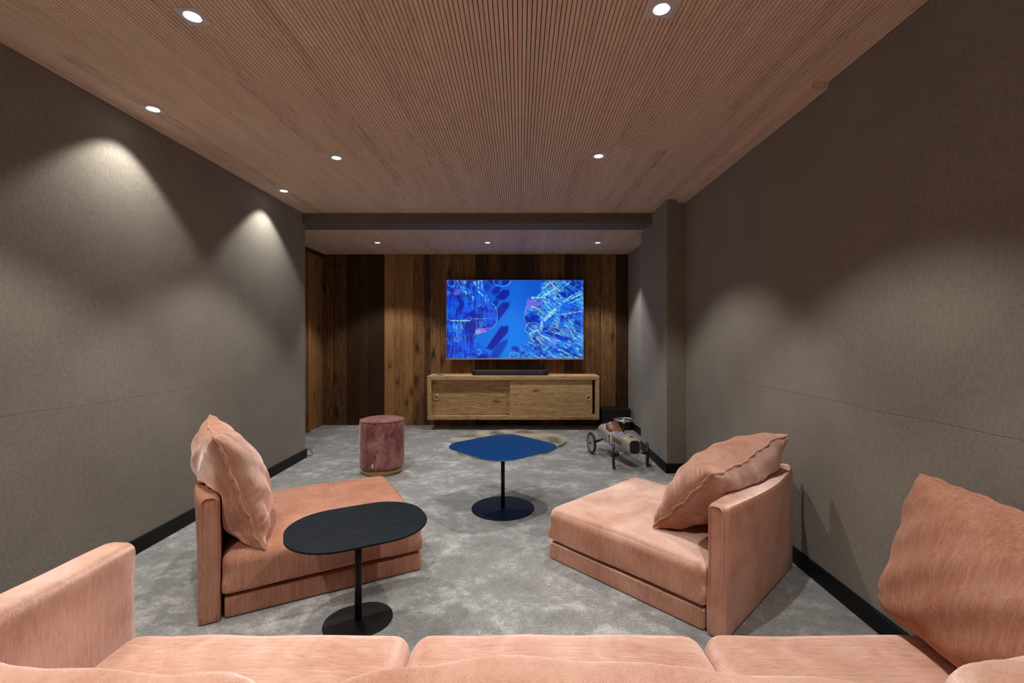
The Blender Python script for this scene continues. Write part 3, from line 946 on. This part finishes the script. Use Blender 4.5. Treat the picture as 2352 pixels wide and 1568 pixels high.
    # rings
    for (cx_, cy_, rx, ry, lo, hi) in ((1470, 870, 120, 90, 0, 2000), (1180, 1270, 70, 45, 0, 2000), (1560, 680, 225, 240, 0, 1500), (240, 180, 55, 66, 0, 2000), (1000, 150, 130, 92, 0, 2000), (655, 1215, 22, 38, 0, 2000), (1500, 580, 62, 26, 0, 2000), (820, 680, 110, 190, 850, 1100)):
        e = ell(cx_, cy_, rx, ry)
        C = mix(C, np.exp(-((e - 1) / (4.5 / min(rx, ry))) ** 2) * ((X > lo) & (X < hi)) * .8, (.45, .80, .95))
    # violet and pink passages
    pk = [(1500, 500, 95, 42, .95, (.46, .38, .86)), (1400, 500, 40, 80, .9, (.46, .40, .88)), (1360, 600, 18, 90, .6, (.42, .45, .88)), (690, 900, 100, 34, .8, (.66, .55, .88)), (640, 930, 40, 30, .8, (.7, .6, .86)), (800, 870, 50, 22, .6, (.6, .55, .88)),
          (320, 330, 50, 50, .6, (.62, .45, .82)), (1778, 1070, 15, 110, .8, (.55, .45, .85)), (1826, 820, 16, 70, .7, (.6, .62, .92)), (1550, 1010, 50, 44, .5, (.65, .6, .88)), (1990, 910, 32, 26, .7, (.5, .35, .8)), (1600, 830, 26, 60, .5, (.7, .75, .92))]
    for (cx_, cy_, rx, ry, o_, cc) in pk:
        e = ell(cx_, cy_, rx, ry) + (fbm(X / 22, Y / 22, 410, 3) - .5) * .9
        C = mix(C, sstep(1.05, .85, e) * o_, cc)
    e = ell(1510, 690, 150, 120)
    return np.clip(C, 0, 1)

def screen():
    nx, ny = 560, 318
    C = paint_screen(nx, ny)
    lin = np.where(C <= .04045, C / 12.92, ((C + .055) / 1.055) ** 2.4)
    xs = np.linspace(-w2 + .004, w2 - .004, nx); zs = np.linspace(.006, hh - .004, ny)
    P = np.zeros((ny, nx, 3)); P[..., 0] = xs[None]; P[..., 1] = -.0015; P[..., 2] = zs[:, None]
    me = bpy.data.meshes.new('screen')
    i = np.arange(ny * nx).reshape(ny, nx)
    F = np.stack([i[:-1, :-1], i[:-1, 1:], i[1:, 1:], i[1:, :-1]], -1).reshape(-1, 4)
    me.from_pydata(P.reshape(-1, 3).tolist(), [], F.tolist())
    ca = me.attributes.new('picture', 'FLOAT_COLOR', 'POINT')
    ca.data.foreach_set('color', np.concatenate([lin, np.ones((ny, nx, 1))], -1).ravel())
    m, nt, b = new_mat('television_picture')
    a = node(nt, 'ShaderNodeAttribute', attribute_name='picture', attribute_type='GEOMETRY')
    nt.links.new(a.outputs['Color'], b.inputs['Emission Color'])
    setp(b, color=(.01, .01, .01), rough=.3, emit_s=TV_GAIN)
    me.materials.append(m)
    o = bpy.data.objects.new('screen', me); COL.objects.link(o); o.parent = t
screen()

# ---------------------------------------------------------------- subwoofer
t = thing('subwoofer', 'black box subwoofer on the floor right of the pine cabinet', 'speaker', (1.229, 5.915, 0))
mb = MB(); mb.bbox(-.184, .184, -.135, .135, .012, .268, r=.006, seg=2); mb.build('body', M['blackbox'], t)
for sx in (-1, 1):
    for sy in (-1, 1): MB().box(sx * .14 - .02, sx * .14 + .02, sy * .1 - .02, sy * .1 + .02, 0, .014).build('foot', M['rubber'], t)

# ---------------------------------------------------------------- sheepskin rug
def sheepskin():
    cx, cy = -.16, 5.03
    rnd = random.Random(3)
    def outline(a):
        return (.60 + .05 * math.sin(3 * a + 1) + .035 * math.sin(5 * a)) , (.61 + .03 * math.sin(2 * a) + .03 * math.sin(4 * a + 2))
    mb = MB()
    n = 64
    vs = [(0, 0, .016)]
    for q in (.4, .8, 1.0):
        for k in range(n):
            a = 2 * PI * k / n; rx, ry = outline(a)
            vs.append((rx * math.cos(a) * q, ry * math.sin(a) * q, .016 if q < 1 else .002))
    fs = [(0, 1 + k, 1 + (k + 1) % n) for k in range(n)]
    for r_ in range(2):
        for k in range(n):
            l = (k + 1) % n
            fs.append((1 + r_ * n + k, 1 + (r_ + 1) * n + k, 1 + (r_ + 1) * n + l, 1 + r_ * n + l))
    mb.add(vs, fs, smooth=True)
    for i in range(34000):
        a = rnd.uniform(0, 2 * PI); q = math.sqrt(rnd.uniform(0, 1)); rx, ry = outline(a)
        x, y = rx * math.cos(a) * q, ry * math.sin(a) * q
        d = noise.noise(Vector((x * 5, y * 5, 1))) * 3 + rnd.uniform(-.5, .5)
        ln = rnd.uniform(.03, .055); dx, dy = math.cos(d) , math.sin(d)
        out = .5 * q
        ex, ey = x + (dx * .6 + math.cos(a) * out) * ln, y + (dy * .6 + math.sin(a) * out) * ln
        mx, my = (x + ex) / 2 - dx * .004, (y + ey) / 2 - dy * .004
        w = .0016; px, py = -dy * w, dx * w
        z = .004
        mb.add([(x - px, y - py, z), (x + px, y + py, z), (mx + px * .8, my + py * .8, z + ln * .55), (mx - px * .8, my - py * .8, z + ln * .55), (ex, ey, z + ln * rnd.uniform(.6, .95))], [(0, 1, 2, 3), (3, 2, 4)], smooth=True)
    o = mb.build('sheepskin_rug', M['fur'], recalc=False)
    o.location = (cx, cy, 0)
    tag(o, 'shaggy cream sheepskin rug lying on the carpet behind the blue table', 'rug')
sheepskin()

# ---------------------------------------------------------------- toy racing car
def toy_car():
    fwd = Vector((.222, -.975, 0)).normalized()
    t = thing('toy_car', 'cream ride-on toy racing car with number 1 beside the right pillar', 'toy car', (.958, 4.435, 0), math.atan2(fwd.y, fwd.x))
    # local frame: +x nose, +y left side of the driver (image right is -> check), z up
    def sect(x, w, z0, z1, p=2.6, n=36, flat=0):
        pts = []
        for k in range(n):
            a = 2 * PI * k / n
            c_, s_ = math.cos(a), math.sin(a)
            yy = math.copysign(abs(c_) ** (2 / p), c_) * w / 2
            zz = (z0 + z1) / 2 + math.copysign(abs(s_) ** (2 / p), s_) * (z1 - z0) / 2
            pts.append((x, yy, zz))
        return pts
    secs = [(-.47, .012, .165, .18, 2), (-.455, .050, .150, .205, 2.2), (-.41, .098, .136, .245, 2.3), (-.34, .140, .126, .282, 2.4), (-.25, .168, .122, .302, 2.6), (-.165, .178, .120, .302, 2.8), (-.12, .18, .120, .285, 2.8), (-.05, .180, .118, .272, 3), (.04, .180, .118, .282, 3.2),
            (.13, .174, .120, .288, 3.4), (.20, .166, .122, .286, 3.4), (.27, .156, .126, .278, 3.2), (.31, .148, .130, .268, 3), (.335, .132, .138, .255, 2.8), (.342, .112, .150, .243, 2.8)]
    vs, fs = [], []
    n = 36
    for s in secs: vs += sect(*s)
    for i in range(len(secs) - 1):
        for k in range(n):
            l = (k + 1) % n
            fs.append((i * n + k, i * n + l, (i + 1) * n + l, (i + 1) * n + k))
    fs.append(tuple(range(n))); fs.append(tuple((len(secs) - 1) * n + k for k in range(n)))
    body = MB().add(vs, fs, smooth=True).build('body', M['cream'], t)
    # grille
    g_ = MB()
    ol = rounded_rect(.046, .058, .03, n=8)
    vs = [(.349, y, .196 + z) for y, z in ol] + [(.336, y, .196 + z) for y, z in ol]
    m_ = len(ol)
    fs = [tuple(range(m_)), tuple(range(m_, 2 * m_))] + [(k, (k + 1) % m_, m_ + (k + 1) % m_, m_ + k) for k in range(m_)]
    g_.add(vs, fs)
    for k in range(9):
        y = -.036 + .009 * k; hz = .058 - (abs(y) / .046) ** 3 * .03
        g_.box(.3485, .352, y - .0012, y + .0012, .196 - hz + .004, .196 + hz - .004)
    g_.build('grille', M['grille'], t)
    # seat: tan saddle with a raised back
    st = MB()
    rows = [(-.150, .055, .334, .10), (-.142, .060, .342, .115), (-.125, .062, .338, .12), (-.10, .055, .318, .12), (-.06, .045, .300, .12), (-.01, .04, .293, .115), (.03, .03, .291, .09), (.05, .02, .288, .05)]
    vs, fs = [], []
    for (x, th, z, w) in rows:
        for k in range(13):
            f = -1 + 2 * k / 12
            vs.append((x, f * w / 2 * 1.15, z - .02 * abs(f) ** 2.5 - (.0 if abs(f) < .9 else .006)))
        for k in range(13):
            f = 1 - 2 * k / 12
            vs.append((x, f * w / 2 * 1.15, z - .02 * abs(f) ** 2.5 - th))
    n = 26
    for i in range(len(rows) - 1):
        for k in range(n):
            l = (k + 1) % n
            fs.append((i * n + k, i * n + l, (i + 1) * n + l, (i + 1) * n + k))
    fs.append(tuple(range(n))); fs.append(tuple((len(rows) - 1) * n + k for k in range(n)))
    st.add(vs, fs, smooth=True)
    st.build('seat', M['leather'], t)['label'] = 'tan saddle seat'
    # steering column and wheel
    MB().tube([(.115, 0, .27), (.125, 0, .385)], .0085, 14).build('steering_column', M['rubber'], t)
    sw = MB(); cx_, cz = .127, .402; R_ = .088
    sw.tube([(cx_ + R_ * math.cos(2 * PI * k / 40), R_ * math.sin(2 * PI * k / 40), cz + .004) for k in range(40)], .0075, 10, closed=True)
    for k in range(3):
        a = 2 * PI * k / 3 + .3
        sw.tube([(cx_, 0, cz), (cx_ + R_ * math.cos(a), R_ * math.sin(a), cz + .003)], .007, 8)
    sw.lathe([(.0, .012), (.020, .010), (.022, 0), (.015, -.008), (.014, -.03), (0, -.03)], 24, origin=(cx_, 0, cz))
    sw.build('steering_wheel', M['chrome'], t)['label'] = 'chrome steering wheel'
    # wheels
    WR = .107
    def wheel(x, y, out, steer=0):
        tyre = MB()
        ax = Vector((math.sin(steer) * 0, out, 0))
        prof = [(WR - .016, -.010), (WR - .006, -.011), (WR, -.005), (WR, .005), (WR - .006, .011), (WR - .016, .010), (WR - .016, -.010)]
        tyre.lathe(prof, 48, axis=(0, 1, 0))
        o = tyre.build('wheel', M['rubber'], t); o.location = (x, y, WR + .001); o.rotation_euler = (0, 0, steer)
        d = MB(); d.lathe([(0, out * .012), (.03, out * .011), (WR - .03, out * .004), (WR - .015, out * .008), (WR - .015, -out * .008), (WR - .03, -out * .002), (0, -out * .004)], 48, axis=(0, 1, 0))
        d.build('hub_disc', M['cream'], o)
        c_ = MB(); c_.lathe([(0, out * .026), (.007, out * .025), (.010, out * .018), (.010, out * .008)], 20, axis=(0, 1, 0))
        c_.build('hub_cap', M['rubber'], o)
    TF, TR = .167, .175
    for s in (-1, 1):
        wheel(.262, s * TF, s, R(-25)); wheel(-.253, s * TR, s)
        a = MB(); a.tube([(.262, s * .06, .13), (.262, s * .125, .123)], .010, 12); a.build('axle', M['cream'], t)
        a = MB(); a.tube([(.262, s * .118, .123), (.262, s * (TF - .012), .113)], .014, 12); a.tube([(.262, s * .13, .105), (.262, s * .13, .150)], .007, 10); a.build('steering_knuckle', M['rubber'], t)
        a = MB(); a.tube([(-.253, s * .05, .14), (-.253, s * (TR - .004), .108)], .008, 12); a.tube([(-.253, s * .09, .13), (-.253, s * .128, .12)], .013, 12); a.build('axle', M['rubber'], t)
    # number 1 in a white roundel and stickers, both flanks
    def flank(x, z):
        for i in range(len(secs) - 1):
            if secs[i][0] <= x <= secs[i + 1][0]:
                f = (x - secs[i][0]) / (secs[i + 1][0] - secs[i][0])
                q = [a + (b - a) * f for a, b in zip(secs[i], secs[i + 1])]
                w, z0, z1, p = q[1], q[2], q[3], q[4]
                zz = (z - (z0 + z1) / 2) / ((z1 - z0) / 2)
                return w / 2 * max(0, 1 - abs(zz) ** p) ** (1 / p)
        return .08
    def decal(outline, s, off, mat, name, th=.0012):
        outline = resample(outline, .004)
        m_ = len(outline)
        cxx = sum(a for a, b in outline) / m_; czz = sum(b for a, b in outline) / m_
        vs = []
        for q in (0.0, .35, .7, 1.0):
            for (x, z) in outline:
                X_, Z_ = cxx + (x - cxx) * q, czz + (z - czz) * q
                vs.append((X_, s * (flank(X_, Z_) + off), Z_))
        fs = []
        for r_ in range(3):
            for k in range(m_):
                l = (k + 1) % m_
                fs.append((r_ * m_ + k, r_ * m_ + l, (r_ + 1) * m_ + l, (r_ + 1) * m_ + k))
        # outer rim back to the body
        b0 = len(vs)
        for (x, z) in outline: vs.append((x, s * (flank(x, z) - .001), z))
        for k in range(m_): fs.append((3 * m_ + k, 3 * m_ + (k + 1) % m_, b0 + (k + 1) % m_, b0 + k))
        MB().add(vs, fs).build(name, mat, body)
    for s in (-1, 1):
        circ = [(-.005 + .046 * math.cos(2 * PI * k / 40), .200 + .054 * math.sin(2 * PI * k / 40)) for k in range(40)]
        decal(circ, s, .0015, M['white'], 'number_roundel')
        sg = 1 if s < 0 else -1
        one = [(-.008, -.042), (.008, -.042), (.008, .042), (-.001, .042), (-.019, .028), (-.019, .017), (-.008, .023)]
        decal([(-.005 + sg * a, .202 + b) for a, b in one], s, .0035, M['rubber'], 'number')
        decal([(.075, .195), (.235, .190), (.235, .232), (.075, .240)], s, .0018, M['louver2'], 'side_vent')
    # sticker on the bonnet side
        lv = MB()
        vs = []
        for x in (.06, .12, .18, .245):
            for q in (0, 1, 2):
                a = R(52 + 14 * q)
                for i in range(len(secs) - 1):
                    if secs[i][0] <= x <= secs[i + 1][0]:
                        f = (x - secs[i][0]) / (secs[i + 1][0] - secs[i][0]); w, z0, z1, p = [u_ + (v_ - u_) * f for u_, v_ in zip(secs[i], secs[i + 1])][1:5]
                c_, s_ = math.cos(a) ** (2 / p), math.sin(a) ** (2 / p)
                vs.append((x, s * (c_ * w / 2 * 1.015 + .001), (z0 + z1) / 2 + s_ * (z1 - z0) / 2 * 1.015 + .001))
        fs = [(i * 3 + q, (i + 1) * 3 + q, (i + 1) * 3 + q + 1, i * 3 + q + 1) for i in range(3) for q in range(2)]
        lv.add(vs, fs); lv.build('bonnet_louvre', M['louver'], body, recalc=False)
    # maker's badge: a small dark crest on the nose top
    bd = MB(); bd.lathe([(0.012, .0005), (.0155, .0012), (.0165, .0005)], 24, axis=(.12, 0, 1), origin=(.275, 0, .2785)); bd.box(.272, .278, -.008, .008, .278, .2805)
    bd.build('badge', M['rubber'], body)
toy_car()

# ---------------------------------------------------------------- cable stub at the end of the left wall
pts = [(XL - .03, YW + .02, .075), (XL + .0, YW + .03, .078), (XL + .035, YW + .035, .075), (XL + .055, YW + .03, .05), (XL + .062, YW + .02, .022), (XL + .04, YW + .02, .012), (XL - .01, YW + .03, .014)]
o = MB().tube(pts, .0035, 8).build('cable', M['cable'])
tag(o, 'short brown cable loop sticking out at the end of the left baseboard', 'cable')

# ---------------------------------------------------------------- cushions yield where they press on the furniture
def settle():
    from mathutils.bvhtree import BVHTree
    bpy.context.view_layer.update()
    def tree(o):
        W = o.matrix_world
        return BVHTree.FromPolygons([W @ v.co for v in o.data.vertices], [p.vertices[:] for p in o.data.polygons])
    roots = [o for o in bpy.data.objects if o.name.split('.')[0] in ('lounge_chair', 'sofa')]
    solids = [(c, tree(c)) for r_ in roots for c in r_.children if c.type == 'MESH']
    welts = [(g, tree(g)) for r_ in roots for c in r_.children for g in c.children]
    press = 1
    covers = [o for o in bpy.data.objects if o.parent and o.parent.name.split('.')[0] == 'cushion']
    for o in covers:
        W = o.matrix_world; Wi = W.inverted()
        gap = .006
        for _ in range(4):
            for s_, t_ in solids + welts:
                for v in o.data.vertices:
                    p = W @ v.co
                    co, no, i, d = t_.find_nearest(p, .12)
                    if co is None: continue
                    side = (p - co).dot(no)
                    if side < 0 and d > .004:
                        # give way towards the middle of the cushion
                        dr = (W.translation - p).normalized()
                        hit = t_.ray_cast(p, dr, .3)
                        if hit[0] is not None: v.co = Wi @ (hit[0] + dr * gap)
                    elif side < 0 or d < gap: v.co = Wi @ (co + no * gap)
        polys = [p.vertices[:] for p in o.data.polygons]
        for _ in range(30):
            tc = BVHTree.FromPolygons([W @ v.co for v in o.data.vertices], polys)
            hit = set()
            for s_, t_ in solids + welts:
                for a_, b_ in tc.overlap(t_): hit.update(polys[a_])
            if not hit: break
            zz = [o.data.vertices[i].co.z for i in hit]
            sg = math.copysign(1, sum(zz) / len(zz)) if o.name.startswith('cover') else math.copysign(1, press)
            if o.name.startswith('cover'): press = sg
            for i in hit:
                co = o.data.vertices[i].co
                co.z -= sg * .003
        o.data.update()
settle()
